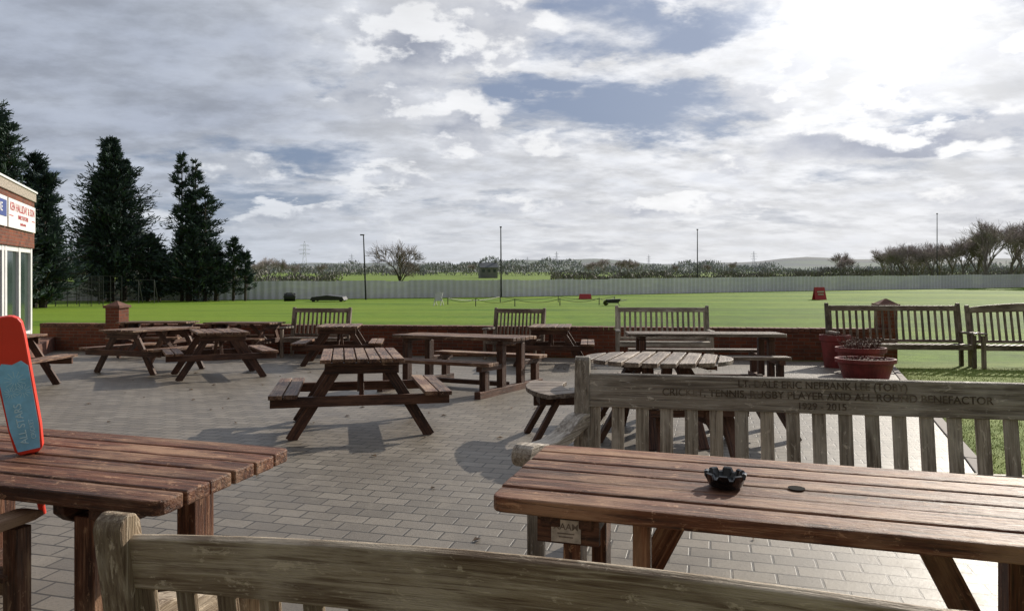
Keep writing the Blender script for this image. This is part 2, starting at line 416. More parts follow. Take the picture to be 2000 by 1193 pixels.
picnic_table(-1.53,7.45,103,'slatted brown picnic table with attached seats, standing alone on the paving',1.45,top=W_BROWN,n=7)
T1=picnic_table(-6.35,13.0,70,'dark brown picnic table with attached seats on the patio',1.5)
dup(T1,-4.85,12.2,118)
dup(T1,-7.35,10.4,95)
dup(T1,-5.75,15.9,-8)
dup(T1,-7.8,16.3,2)
dup(T1,-3.35,14.4,98,'brown picnic table standing in front of a garden bench')
dup(T1,.75,14.2,84,'brown picnic table standing in front of a garden bench')
T7=trestle_table(-.70,10.6,-28,'long brown trestle picnic table with sled feet',2.0)
trestle_table(2.92,11.3,-4,'long brown trestle picnic table beside the round table',2.32,top=W_GREY)

def round_table(x,y,rot):
    r=root('round_picnic_table','round weathered slatted picnic table with curved seats','picnic table',x,y,rot,'picnic tables on the patio')
    mb=MB(); Rr=.69;n=9;gap=.026;w=(2*Rr-gap*(n-1))/n
    for i in range(n):
        y0=-Rr+i*(w+gap); y1=y0+w; y0c=max(y0,-Rr+.004); y1c=min(y1,Rr-.004)
        pr=[(math.sqrt(Rr*Rr-yy*yy),yy) for yy in np.linspace(y0c,y1c,7)]
        pts=pr+[(-a,b) for a,b in reversed(pr)]
        mb.prism(pts,.04,Matrix.Rotation(R(68),4,'Z')@Matrix.Translation((0,0,.730)))
    mb.obj('table_top',W_GREY,r,.004)
    MB().beam((-.35,-.5,.692),(-.35,.5,.692),.09,.035).beam((.35,-.5,.692),(.35,.5,.692),.09,.035).beam((-.30,0,.692),(.30,0,.692),.09,.035).obj('top_batten',W_DARK,r,.003)
    for q in range(4):
        a0=q*90
        d=Vector((math.cos(R(a0)),math.sin(R(a0)),0)); s_=Vector((-d.y,d.x,0))
        mb=MB()
        ns=5; 
        for i in range(ns):
            aa=a0-27+54*(i+.04)/ns; ab=a0-27+54*(i+.96)/ns
            ri,ro=.90,1.25
            pts=[(ri*math.cos(R(a)),ri*math.sin(R(a))) for a in np.linspace(aa,ab,4)]+[(ro*math.cos(R(a)),ro*math.sin(R(a))) for a in np.linspace(ab,aa,4)]
            mb.prism(pts,.04,Matrix.Translation((0,0,.46)),long=0 if q%2==0 else 1)
        mb.obj('seat',W_GREY,r,.004)
        for k in (-1,1):
            MB().beam(d*.22+s_*k*.16+Vector((0,0,.67)),d*.62+s_*k*.22+Vector((0,0,0)),.10,.05,tuple(d)).obj('leg',W_DARK,r,.003)
            MB().beam(d*.98+s_*k*.27+Vector((0,0,.42)),d*1.22+s_*k*.30+Vector((0,0,0)),.10,.05,tuple(d)).obj('leg',W_DARK,r,.003)
        MB().beam(d*.12+s_*.06+Vector((0,0,.37)),d*1.19+s_*.06+Vector((0,0,.37)),.045,.10)\
            .beam(d*.97+s_*(-.36)+Vector((0,0,.405)),d*.97+s_*.36+Vector((0,0,.405)),.05,.06).beam(d*1.15+s_*(-.40)+Vector((0,0,.405)),d*1.15+s_*.40+Vector((0,0,.405)),.05,.06).obj('seat_support',W_DARK,r,.003)
    return r
round_table(1.38,6.98,5)

def bench(x,y,rot,label,L=1.8,top=.92,rail=.11,arch=0,nsl=16,mat=W_TEAK,post=.95,pw=.065,scroll=True,splay=0,group='garden benches',sw=.045,armtop=.64,rt=.035,ax=0):
    r=root('garden_bench',label,'bench',x,y,rot,group)
    def zt(s): return top+arch*(1-(2*s/L)**2)
    def by(z): return .22 if z<.42 else .22+(z-.42)*.15
    mb=MB(); rings=[]
    Li=L-pw
    for i in range(17):
        s=-Li/2+Li*i/16; z1=zt(s); z0=top-rail+arch*.35*(1-(2*s/L)**2)
        rings.append([(s,by(z0)-rt/2,z0),(s,by(z0)+rt/2,z0),(s,by(z1)+rt/2,z1-.004),(s,by(z1),z1+.004),(s,by(z1)-rt/2,z1-.004)])
    mb.loft(rings); mb.obj('top_rail',mat,r,.004)
    mb=MB()
    zb=top-rail
    for i in range(nsl):
        s=-Li/2+Li*(i+.5)/nsl; zc=zb+.012+arch*.35*(1-(2*s/L)**2)
        mb.beam((s,by(.49),.49),(s,by(zc),zc),.016,sw,(1,0,0))
    mb.box((0,.232,.465),(Li,.035,.055)); mb.obj('backrest',mat,r,.003)
    mb=MB()
    for i in range(5): mb.box((0,-.26+.0975*i,.415),(L+ (0 if i else .0)-pw*1.1,.082,.022))
    mb.box((0,-.285,.365),(L-pw*1.2,.03,.07)); mb.box((0,.18,.365),(L-pw*1.2,.03,.07)); mb.obj('seat',mat,r,.003)
    for sx in (-1,1):
        X=sx*(L/2-pw/2+.002)
        yt=by(post)
        pts=[(.185,0),(.255,0),(.26,.42),(yt+.04,post-.03),(yt+.032,post-.01),(yt+.01,post+.004),(yt-.015,post),(yt-.03,post-.02),(.185,.44)]
        MB().prism(pts,pw,axes((X,0,0),(0,1,0),(0,0,1),(1,0,0)),long=1).obj('leg',mat,r,.006)
        Xf=X+sx*.54*math.tan(R(splay))
        MB().box((Xf,-.27,armtop/2-.02),(pw,.065,armtop-.045)).obj('leg',mat,r,.005)
        a=armtop
        if scroll:
            up=[(.27,a+.06),(.18,a+.058),(.10,a+.035),(.0,a+.0),(-.12-ax*.5,a-.014),(-.22-ax,a-.004),(-.29-ax,a+.018)]
            sc=[(-.335-ax+.055*math.cos(R(q)),a-.036+.055*math.sin(R(q))) for q in range(80,331,25)]
            lo=[(-.26-ax,a-.062),(-.10,a-.068),(.04,a-.055),(.14,a-.03),(.27,a-.01)]
            pts=up+sc+lo
        else:
            pts=[(.27,a+.01),(-.30,a+.01),(-.34,a),(-.35,a-.02),(-.31,a-.03),(.27,a-.03)]
        M=axes((X,0,0),(0,1,0),(0,0,1),(1,0,0))
        if splay: M=Matrix.Translation((X,.27,0))@Matrix.Rotation(R(sx*splay),4,'Z')@Matrix.Translation((-X,-.27,0))@M
        MB().prism(list(reversed(pts)),pw+.02,M).obj('armrest',mat,r,.006)
    return r
MBn=bench(1.74,3.70,-10,'silvered teak memorial bench with engraved top rail',2.9,.955,.185,.0,21,W_TEAK,post=1.045,pw=.085,splay=19,sw=.07,armtop=.675,ax=.08)
def railtext(s,size,lx,z,sx=1):
    yy=.22+(z-.42)*.15-.0178
    text(s,size,axes((lx,yy,z),(1,0,0),Vector((0,.15,1)).normalized(),Vector((0,-1,.15)).normalized()),M_ENGR,MBn,'engraving',sx,bold=.0002,ext=.0022)
railtext('LT. DALE ERIC NEEBANK LEE (TOBY)',.056,-.12,.918,.95)
railtext('CRICKET, TENNIS, RUGBY PLAYER AND ALL ROUND BENEFACTOR',.056,-.12,.862,1.0)
railtext('1929 - 2015',.052,-.12,.808,1.0)
bench(.105,1.845,166,'old weathered teak bench with arched top rail, seen from behind',2.12,.895,.125,.05,18,W_OLIVE,post=.955,pw=.08,sw=.05)
bench(-2.60,2.68,164,'brown wooden bench tucked against the slatted table',1.5,.9,.1,0,14,W_BROWN,post=.93,scroll=False)
b1=bench(-4.22,15.9,-9,'weathered slatted garden bench against the brick wall',1.35,1.04,.09,0,13,W_GREY,post=1.06,scroll=False)
dup(b1,.05,15.3,-22,scale=(.85,1,1))
bench(2.98,14.55,-6,'pale slatted garden bench against the brick wall',1.85,1.08,.09,0,17,W_TEAK,post=1.12,scroll=False)
bench(7.25,13.85,-7,'long weathered bench standing beside red planters',2.45,1.13,.10,0,20,W_GREY,post=1.18,scroll=False)
bench(9.70,13.45,-7,'arched-back weathered bench standing on the turf',2.40,1.09,.10,.09,20,W_GREY,post=1.14,scroll=False)

# ashtray
ash=MB(); N=64
def zf(k,a):
    if k in (3,4,5): return -.014 if (math.cos(a*8)>.35) else 0
    return 0
ash.lathe([(.045,0),(.060,.004),(.068,.024),(.076,.050),(.069,.053),(.060,.050),(.050,.020),(.03,.012),(.001,.010)],N,zf=zf)
ao=ash.obj('ashtray',M_BLACK); info(ao,'black glass ashtray with notched rim on slatted table','ashtray'); ao.location=(.785,2.72,.7535)

# toy bat
bat=root('toy_cricket_bat','red plastic toy cricket bat stuck upside down in the table','toy bat',-2.093,3.216,-4,z=.75,tilt=False)
bat.rotation_euler=(R(3),R(-9),R(26))
hb=.066
pts=[(-.034,.004),(.034,.004),(.052,.022),(.060,.12),(hb,.52)]
cap=[(hb-.003,.57),(hb-.013,.590),(hb-.030,.602),(.02,.606)]
pts+=cap+[(-p[0],p[1]) for p in reversed(cap)]+[(-hb,.52),(-.060,.12),(-.052,.022)]
MB().prism(pts,.055,axes((0,0,0),(1,0,0),(0,0,1),(0,-1,0))).obj('blade',M_REDP,bat,.006)
MB().cyl((0,0,-.28),(0,0,.02),.014,.016,16).obj('handle',M_REDP,bat,.004)
sp=[(-.040,.022),(.042,.022),(.053,.12),(.057,.385),(.035,.41),(.0,.398),(-.035,.41),(-.056,.385),(-.053,.12)]
MB().prism(sp,.002,axes((0,-.0285,0),(1,0,0),(0,0,1),(0,-1,0))).obj('sticker',M_BLUE,bat)
text('ALL STARS',.040,axes((-.008,-.0304,.14),(0,0,1),(-1,0,0),(0,-1,0)),M_CYAN,bat,sx=.95,bold=.0002)
text('CRICKET',.024,axes((.028,-.0304,.11),(0,0,1),(-1,0,0),(0,-1,0)),M_CYAN,bat,sx=.9)
mb=MB()
for cx,cz,rr in ((0,.33,.040),(.022,.28,.03),(-.022,.28,.025)):
    for a in range(0,360,30): mb.beam((cx+.3*rr*math.cos(R(a)),-.0302,cz+.3*rr*math.sin(R(a))),(cx+rr*math.cos(R(a)),-.0302,cz+rr*math.sin(R(a))),.0015,.001,(0,1,0))
mb.obj('burst_emblem',M_CYAN,bat)

# planters
def planter(x,y,r_,h_,label,plant,cnt=380):
    o=root('planter',label,'plant pot',x,y,0,'red plant pots')
    MB().lathe([(r_*.72,0),(r_*.80,h_*.35),(r_*.90,h_*.75),(r_*.90,h_*.80),(r_*1.0,h_*.83),(r_*1.0,h_),(r_*.93,h_),(r_*.88,h_*.86),(.01,h_*.86)],40).obj('pot',M_POT,o,smooth=False)
    MB().lathe([(r_*.88,h_*.862),(r_*.5,h_*.90),(.01,h_*.92)],24).obj('soil',M_SOIL,o)
    if plant:
        V=[];F=[];T=[]
        for i in range(cnt):
            a=random.uniform(0,6.28); q=r_*.7*math.sqrt(random.random()); b=Vector((q*math.cos(a),q*math.sin(a),h_*.88))
            d=Vector((math.cos(a)*random.uniform(0,.7),math.sin(a)*random.uniform(0,.7),1)).normalized()*plant*random.uniform(.3,1)
            s_=d.cross(Vector((random.uniform(-1,1),random.uniform(-1,1),.2))).normalized()*.004
            n=len(V); V+=[b-s_,b+s_,b+d+s_*.4,b+d-s_*.4]; F.append((n,n+1,n+2,n+3)); tt=random.random(); T+=[tt]*4
            for k in range(2):
                p=b+d*random.uniform(.4,1); e=Vector((random.uniform(-1,1),random.uniform(-1,1),random.uniform(-.2,1))).normalized()*.03
                s2=e.cross(d).normalized()*.006; n=len(V); V+=[p-s2,p+s2,p+e+s2,p+e-s2]; F.append((n,n+1,n+2,n+3)); T+=[random.random()]*4
        arrmesh('shrub',np.array([tuple(v) for v in V]),np.array(F),np.array(T),M_PLANT,o)
planter(5.50,11.5,.44,.35,'wide dark red planter bowl with low shrub',.07,160)
planter(5.90,12.5,.40,.45,'dark red planter bowl with twiggy heather',.27,260)
planter(5.95,13.6,.27,.60,'tall dark red pot at the end of the wall',.12,100)

# low brick wall and pillars
ang=math.degrees(math.atan(-.1564))
xa,xb=-11.3,7.6; Lw=math.hypot(xb-xa,wallY(xb)-wallY(xa))
w=root('low_brick_wall','low red brick wall along the edge of the patio','wall',xa,wallY(xa),ang,z=0,tilt=False)
mb=MB(); z0=gh(wallY(xa)); z1=gh(wallY(xb))
mb.loft([[(0,0,z0-.2),(0,.22,z0-.2),(0,.22,z0+.58),(0,0,z0+.58)],[(Lw,0,z1-.2),(Lw,.22,z1-.2),(Lw,.22,z1+.58),(Lw,0,z1+.58)]]); mb.obj('brickwork',M_BRICK,w)
mb=MB(); nb=170
for i in range(nb):
    s=Lw*(i+.5)/nb; z=z0+(z1-z0)*(i+.5)/nb+.62
    mb.box((s,.11,z+random.uniform(-.003,.003)),(Lw/nb-.01,.25,.078))
mb.obj('coping',M_COPE,w,.004)
def pillar(x,y,hgt,wd):
    p=root('brick_pillar','square brick pillar with stepped cap on the garden wall','pillar',x,y,ang,'brick pillars',tilt=False)
    MB().box((0,0,hgt/2-.2),(wd,wd,hgt+.4-.2)).obj('shaft',M_BRICK,p)
    MB().box((0,0,hgt-.07),(wd+.08,wd+.08,.06)).obj('cap',M_COPE,p,.005)
    MB().lathe([((wd+.02)*.7,hgt-.04),(.02,hgt+.06)],4).obj('cap_top',M_COPE,p).rotation_euler=(0,0,R(45))
pillar(-9.35,wallY(-9.35)+.12,1.13,.35); pillar(7.6,wallY(7.6)+.3,1.2,.34)

# building
BA=math.degrees(math.atan2(-.913,.407)); zb=-.6
B=root('brick_clubhouse','flat-roofed brick clubhouse with glazed doors and sign boards','building',-11.95,18.5,BA,z=0,tilt=False)
LB=11
MB().box((LB/2,-3,(2.06+3.2)/2),(LB,6,3.2-2.06)).box((LB/2,-3.3,.75),(LB-.02,5.38,2.61)).obj('wall',M_BRICK,B)
MB().box((LB/2,-3.0,3.31),(LB+.04,6.08,.21)).obj('fascia',M_FASCIA,B,.01)
MB().box((LB/2,-3.0,3.44),(LB+.08,6.14,.045)).obj('roof',M_WHITE,B,.004)
MB().box((LB/2,.0,-.35),(LB+.1,1.2,.55)).obj('step',M_COPE,B,.01)
mb=MB()
MBX=[0.05,1.5,2.95,3.25,4.7,6.2,6.5,8,9.5,10.9]
for s in MBX: mb.box((s,-.10,.99),(.19,.10,2.13))
for z in (-.03,2.00): mb.box((LB/2,-.10,z),(LB-.1,.08,.12))
mb.obj('window_frame',M_WHITE,B,.005)
for a,b_ in zip(MBX[:-1],MBX[1:]):
    if b_-a>.5: MB().box(((a+b_)/2,-.12,.99),(b_-a-.09,.012,1.95)).obj('window_pane',M_GLASS,B)
S1=MB().box((1.72,.03,2.74),(3.1,.04,.62)).obj('sign_board',M_PALE,B,.004)
def stext(s,size,x,z,mt,sx=1): text(s,size,axes((x,.053,z),(-1,0,0),(0,0,1),(0,1,0)),mt,B,'lettering',sx,bold=.003)
stext('KEN HALLIDAY & SON',.25,1.72,2.88,M_REDINK,1.12)
stext('FAMILY BUTCHERS',.13,1.72,2.69,M_REDINK,1.1)
stext('Quality Meats & Pies',.08,1.72,2.55,M_REDINK)
MB().box((3.0,.052,2.69),(.4,.004,.02)).box((.45,.052,2.69),(.4,.004,.02)).obj('sign_rule',M_REDINK,B)
MB().box((4.5,.03,2.74),(2.2,.04,.62)).obj('sign_board',M_PALE,B,.004)
MB().box((4.35,.056,2.80),(1.7,.006,.34)).obj('sign_panel',M_BLUEINK,B)
text('CLARKE',.25,axes((4.35,.062,2.80),(-1,0,0),(0,0,1),(0,1,0)),M_PALE,B,bold=.003)

# ---------------------------------------------------------------- fence
poly=[(-62,66),(-30,71),(-1,79),(34,98),(88,122),(200,165)]
pts=[]
for (x0,y0),(x1,y1) in zip(poly[:-1],poly[1:]):
    L=math.hypot(x1-x0,y1-y0); n=int(L/.17)
    for i in range(n): pts.append((x0+(x1-x0)*i/n,y0+(y1-y0)*i/n,(x1-x0)/L,(y1-y0)/L))
V=[];T=[]
pan=0;top=1.75
for i,(x,y,dx,dy) in enumerate(pts):
    if i%14==0: pan=random.random(); top=1.80+random.uniform(-.05,.05)+max(0,x)*.004
    o_=.05 if (i//2)%2 else -.05
    qx,qy=x-dy*o_,y+dx*o_
    zz=gh(y); V+= [(qx,qy,zz-.1),(qx,qy,zz+top)]; T+=[pan*.999]*2
F=[(2*i,2*i+2,2*i+3,2*i+1) for i in range(len(pts)-1)]
fr=root('corrugated_fence','long pale corrugated metal boundary fence beyond the field','fence',0,0,z=0,tilt=False)
arrmesh('sheeting',np.array(V),np.array(F),np.array(T),M_SHEET,fr)
mb=MB()
for i in range(0,len(pts),36):
    x,y,dx,dy=pts[i]; mb.box((x-dy*.14,y+dx*.14,gh(y)+.9),(.07,.07,1.9))
mb.obj('posts',M_DARKM,fr)['kind']='stuff'

# ---------------------------------------------------------------- vegetation
def leafquads(C,D,L,Wd,rng):
    n=len(C); rv=rng.normal(size=(n,3)); S=np.cross(D,rv); S/=np.linalg.norm(S,axis=1,keepdims=True)+1e-9
    S=S*Wd[:,None]; E=D*L[:,None]
    V=np.empty((n,4,3)); V[:,0]=C-S*.6; V[:,1]=C+S*.6; V[:,2]=C+E+S*.35; V[:,3]=C+E-S*.35
    return V.reshape(-1,3),np.arange(n*4).reshape(n,4)
def conifer(x,y,peaks,seed,label,nb=420,per=34,leaf=.42,droop=.1,name='conifer_tree',sprd=1.0):
    rng=np.random.default_rng(seed); r=root(name,label,'tree',x,y,0,'conifers beside the field',tilt=False)
    C=[];D=[];T=[]; tr=MB()
    for pk in peaks:
        dx,dy,H,W,b0,pw_=pk[:6]; nbb=pk[6] if len(pk)>6 else nb
        tr.loft([[(dx+math.cos(q)*rr,dy+math.sin(q)*rr,z) for q in np.linspace(0,2*np.pi,9)[:-1]] for rr,z in ((min(.3,W*.05),-.3),(min(.2,W*.035),H*.5),(.03,H*.99))])
        lob=rng.uniform(0,6.28,6)
        for i in range(nbb):
            t_=rng.random()**.85; az=rng.uniform(0,6.28)
            lump=.74+.20*math.sin(3*az+lob[0]+t_*9)+.22*math.sin(2*az+lob[1]-t_*17)+.22*math.sin(t_*31+lob[2]+az)
            Rm=W/2*((1-t_)**pw_)*max(.35,lump)*rng.uniform(.55,1.4)+.06
            z0=b0+(H-b0)*t_; ax=np.array([dx,dy,z0]); d=np.array([math.cos(az),math.sin(az),rng.uniform(.0,.6)-droop]); d/=np.linalg.norm(d)
            if i%2==0: tr.beam(tuple(ax),tuple(ax+d*Rm*.95),.05,.05)
            s=rng.uniform(.2,1,per)**.75
            wd=((1.1-s)*.11*Rm+.05)
            p=ax+d*Rm*s[:,None]+rng.normal(size=(per,3))*wd[:,None]*sprd
            p[:,2]+= .15*Rm*s*s
            dd=d+rng.normal(size=(per,3))*.4+np.array([0,0,.35]); dd/=np.linalg.norm(dd,axis=1,keepdims=True)
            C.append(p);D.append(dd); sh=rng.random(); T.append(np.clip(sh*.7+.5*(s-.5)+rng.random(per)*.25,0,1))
    C=np.concatenate(C);D=np.concatenate(D);T=np.concatenate(T); n=len(C)
    V,F=leafquads(C,D,leaf*rng.uniform(.5,1.3,n),leaf*.2*rng.uniform(.6,1.3,n),rng)
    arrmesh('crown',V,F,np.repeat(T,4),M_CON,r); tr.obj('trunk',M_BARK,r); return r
cl='tall dark green conifer with dense ragged crown at the field edge'
conifer(-36.4,67,[(.1,0,14.6,8.6,.3,.62,560),(1.0,.4,12.6,6.4,2,.55,260),(-1.0,.3,11.4,6.0,1,.55,240),(0,0,8.5,9.0,.1,.42,330)],1,cl,per=28,leaf=.38)
conifer(-29.9,68,[(-.45,0,13.4,3.4,2.5,.65,110),(.65,.4,12.9,3.4,2.5,.65,110),(1.6,.2,10.4,4.2,3,.6,100),(.1,.2,9.6,6.4,1.0,.6,200),(.7,.3,7.6,7.6,.5,.5,200),(.2,0,4.8,8.6,.1,.45,180)],2,'tall gappy conifer with twin tops and ragged branches',per=27,leaf=.36)
conifer(-26.1,68.5,[(.3,0,5.8,3.0,.6,.7,90),(-1.3,0,5.0,4.4,.2,.5,140),(1.4,0,4.4,2.6,.8,.55,60)],3,'low spreading dark conifer beside taller ones',per=26,leaf=.35)
conifer(-33.2,67.5,[(0,0,6.0,4.0,.1,.5,170),(.9,.2,4.8,3.4,.1,.45,110)],4,'short dark evergreen bush between tall conifers',per=28,leaf=.36)
conifer(-31.3,49,[(.3,0,8.8,3.8,.2,.5,300),(-1.0,1,10.2,4.4,.2,.5,320),(.2,0,6.5,5.0,.2,.4,220)],5,'dark conifer behind the brick clubhouse',per=30,leaf=.31)
conifer(-30.4,45,[(-.3,0,11.2,4.8,.2,.55,300),(-1.9,1,12.8,5.4,.2,.55,320),(-3.4,1,11,4.6,.2,.55,180)],6,'very tall dark conifer behind the brick clubhouse',per=30,leaf=.31)

def bare(x,y,H,W,seed,label,mat=M_TWIG,group='bare winter trees',levels=5,tw=.02,z=None,trunkfrac=.30,bark=M_BARK):
    rng=random.Random(seed); r=root('bare_tree',label,'tree',x,y,rng.uniform(0,360),group,z=z,tilt=False)
    tr=MB(); V=[];F=[];T=[]
    def tube(a,b,ra,rb,tt):
        d=(b-a).normalized(); u=d.orthogonal().normalized(); w=d.cross(u); n=len(V)
        for p,rr in ((a,ra),(b,rb)):
            for k in range(3):
                q=k*2.094; V.append(tuple(p+(u*math.cos(q)+w*math.sin(q))*rr))
        for k in range(3): F.append((n+k,n+(k+1)%3,n+3+(k+1)%3,n+3+k)); 
        T.extend([tt]*6)
    def grow(p,d,L,rad,lv):
        q=p+d*L
        if lv>=levels-1: tr.cyl(p,q,rad,rad*.75,6)
        else: tube(p,q,rad,max(tw*.6,rad*.6),rng.random())
        if lv==0: return
        n=rng.choice((4,4,5)) if lv>1 else 4
        for i in range(n):
            a=rng.uniform(0,6.28); sp=rng.uniform(.3,.9)
            u=d.orthogonal().normalized(); w=d.cross(u)
            nd=(d+(u*math.cos(a)+w*math.sin(a))*sp*(W/H)*1.15+Vector((0,0,.16))).normalized()
            grow(p+d*L*rng.uniform(.45,1),nd,L*rng.uniform(.62,.85),max(tw,rad*.55),lv-1)
    grow(Vector((0,0,-.1)),Vector((rng.uniform(-.05,.05),0,1)).normalized(),H*trunkfrac,H*.017,levels)
    V=np.array(V); zmax=V[:,2].max(); k=H/zmax; V=V*k
    for i,v in enumerate(tr.v): tr.v[i]=v*k
    tr.obj('trunk',bark,r); arrmesh('crown',V,np.array(F),np.array(T),mat,r); return r
bt='bare leafless tree with a rounded twiggy crown behind the fence'
BT=bare(-13.5,90,6.7,6.6,15,bt,tw=.013,levels=5,trunkfrac=.26)
def gy(px,d): return (px-1000)*d/1444
bt2='bare leafless winter tree at the far side of the field'
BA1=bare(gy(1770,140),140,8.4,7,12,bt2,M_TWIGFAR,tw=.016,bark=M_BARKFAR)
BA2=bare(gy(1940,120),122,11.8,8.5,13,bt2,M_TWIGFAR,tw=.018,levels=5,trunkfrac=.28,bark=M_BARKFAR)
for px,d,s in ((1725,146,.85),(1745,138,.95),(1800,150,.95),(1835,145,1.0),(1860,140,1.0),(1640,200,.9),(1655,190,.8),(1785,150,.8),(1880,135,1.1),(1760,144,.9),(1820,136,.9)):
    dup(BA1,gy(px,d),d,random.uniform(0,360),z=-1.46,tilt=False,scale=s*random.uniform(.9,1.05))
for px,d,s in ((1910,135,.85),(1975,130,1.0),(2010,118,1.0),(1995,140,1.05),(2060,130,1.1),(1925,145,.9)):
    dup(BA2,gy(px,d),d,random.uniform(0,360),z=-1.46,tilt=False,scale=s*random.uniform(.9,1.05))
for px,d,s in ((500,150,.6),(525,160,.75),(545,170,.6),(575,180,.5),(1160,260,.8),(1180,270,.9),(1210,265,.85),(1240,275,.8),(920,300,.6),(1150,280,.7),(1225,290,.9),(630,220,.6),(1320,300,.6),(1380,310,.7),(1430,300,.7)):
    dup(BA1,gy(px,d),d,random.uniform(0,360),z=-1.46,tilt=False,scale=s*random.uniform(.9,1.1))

def woods(name,y0,x0,x1,hfun,mat,n,seed,size,label):
    rng=np.random.default_rng(seed)
    X=rng.uniform(x0,x1,n); Y=y0+rng.normal(size=n)*y0*.02
    Hh=np.array([hfun(x) for x in X]); z=-1.6+Hh*rng.random(n)**.7
    C=np.stack([X,Y,z],1); D=rng.normal(size=(n,3))*.45+np.array([0,0,.9]); D/=np.linalg.norm(D,axis=1,keepdims=True)
    V,F=leafquads(C,D,size*rng.uniform(.5,1.3,n),size*.3*rng.uniform(.5,1.3,n),rng)
    T=np.clip(.5+.35*np.sin(X*.9/size)+rng.normal(size=n)*.25,0,1)
    o=arrmesh(name,V,F,np.repeat(T,4),mat); o['kind']='stuff'; info(o,label,'hedge'); return o
def prof(a,b,s):
    ph=[random.uniform(0,6) for _ in range(5)]
    return lambda x: max(.2,a+b*(.5*math.sin(x*.021*s+ph[0])+.35*math.sin(x*.06*s+ph[1])+.4*math.sin(x*.17*s+ph[2])+.35*math.sin(x*.43*s+ph[3])))
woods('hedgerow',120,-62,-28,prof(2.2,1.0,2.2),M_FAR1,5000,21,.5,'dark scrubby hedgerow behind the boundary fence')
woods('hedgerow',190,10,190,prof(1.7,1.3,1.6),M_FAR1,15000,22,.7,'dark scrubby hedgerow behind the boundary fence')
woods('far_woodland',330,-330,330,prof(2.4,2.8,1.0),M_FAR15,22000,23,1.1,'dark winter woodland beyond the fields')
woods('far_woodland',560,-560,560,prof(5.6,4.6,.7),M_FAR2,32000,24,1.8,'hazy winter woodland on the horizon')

# grass tufts
n=60000; rng=np.random.default_rng(5)
Y=rng.uniform(2.5,13.5,n); X=3.62+.43*(Y-5.6)+rng.random(n)**1.3*6
Zg=np.where(Y<6,0,-.035*(Y-6)); C=np.stack([X,Y,Zg],1); D=rng.normal(size=(n,3))*.5+np.array([0,0,.8]); D/=np.linalg.norm(D,axis=1,keepdims=True)
V,F=leafquads(C,D,rng.uniform(.010,.030,n),np.full(n,.004),rng)
o=arrmesh('grass_blades',V,F,np.repeat(rng.random(n),4),mat_leaf('grass_blade',(.16,.20,.04),(.38,.40,.15))); o['kind']='stuff'; info(o,'short rough grass beside the paving','grass')
rng2=random.Random(3)
V=[];F=[];T=[]
for i in range(90):
    x=rng2.uniform(-6,4);y=rng2.uniform(4,14);s=rng2.uniform(.012,.03);a=rng2.uniform(0,6);z=gh(y)+.012
    n=len(V)
    for k,(q,l) in enumerate(((0,1.4),(1.2,.8),(3.14,1.4),(4.6,.8))): V.append((x+s*l*math.cos(a+q),y+s*l*math.sin(a+q),z+(k%2)*.012))
    F.append((n,n+1,n+2,n+3));T+=[rng2.random()]*4
o=arrmesh('fallen_leaves',np.array(V),np.array(F),np.array(T),mat_leaf('dry_leaf',(.05,.03,.02),(.14,.09,.05))); o['kind']='stuff'; info(o,'scattered dry leaves on the paving','leaves')

# ---------------------------------------------------------------- field items
def pole(px,d,hh,lean,label,lamp=False):
    o=root('tall_pole',label,'pole',gy(px,d),d,0,'tall poles round the field',tilt=False)
    MB().cyl((0,0,-.3),(lean,0,hh),.10,.05,10).obj('shaft',M_DARKM,o)
    if lamp: MB().box((lean-.12,0,hh),(.4,.2,.12)).obj('lamp_head',M_DARKM,o,.02)
    else: MB().box((lean,0,hh),(.22,.2,.14)).obj('pole_cap',M_DARKM,o,.02)
pole(715,72,6.3,-.25,'slim leaning floodlight pole near the fence',True)
pole(979,78,7.4,-.05,'slim upright dark pole in front of the fence')
pole(1362,100,8.3,0,'slim upright dark pole beyond the field')
pole(1830,118,11.8,0,'tall slim dark pole among bare trees')

M_PYL=mat_plain('haze_tinted_steel',(.58,.60,.64),.7,.1,3)  # steel colour lightened to stand for distance haze
def pylon(px,d,H,first=None):
    if first: return dup(first,gy(px,d),d,random.uniform(-30,30),z=-1.46,tilt=False,scale=H/26)
    o=root('electricity_pylon','distant lattice electricity pylon on the horizon','pylon',gy(px,d),d,15,'distant pylons',z=-1.46,tilt=False)
    mb=MB(); lv=[0,6,11,15,18,21,24,26]; wd=[2.6,1.9,1.4,1.0,.8,.7,.6,.1]
    for k in range(7):
        a=wd[k];b=wd[k+1];z0_=lv[k];z1_=lv[k+1]
        c0=[(a,a),(-a,a),(-a,-a),(a,-a)];c1=[(b,b),(-b,b),(-b,-b),(b,-b)]
        for i in range(4):
            j=(i+1)%4
            mb.beam((*c0[i],z0_),(*c1[i],z1_),.14,.14); mb.beam((*c0[i],z0_),(*c1[j],z1_),.08,.08); mb.beam((*c0[j],z0_),(*c1[i],z1_),.08,.08)
    mb.obj('tower',M_PYL,o)
    mb=MB()
    for z_,w_ in ((15.5,4.2),(19,5),(22.5,3.8)):
        for s in (-1,1): mb.beam((0,0,z_+.9),(s*w_,0,z_),.15,.15); mb.beam((0,0,z_-.3),(s*w_,0,z_),.15,.15)
    mb.obj('cross_arms',M_PYL,o); return o
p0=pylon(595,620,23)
for px,d,H in ((687,900,21),(1087,950,25),(1267,1000,22),(1472,1100,29),(1030,1300,24)): pylon(px,d,H,p0)

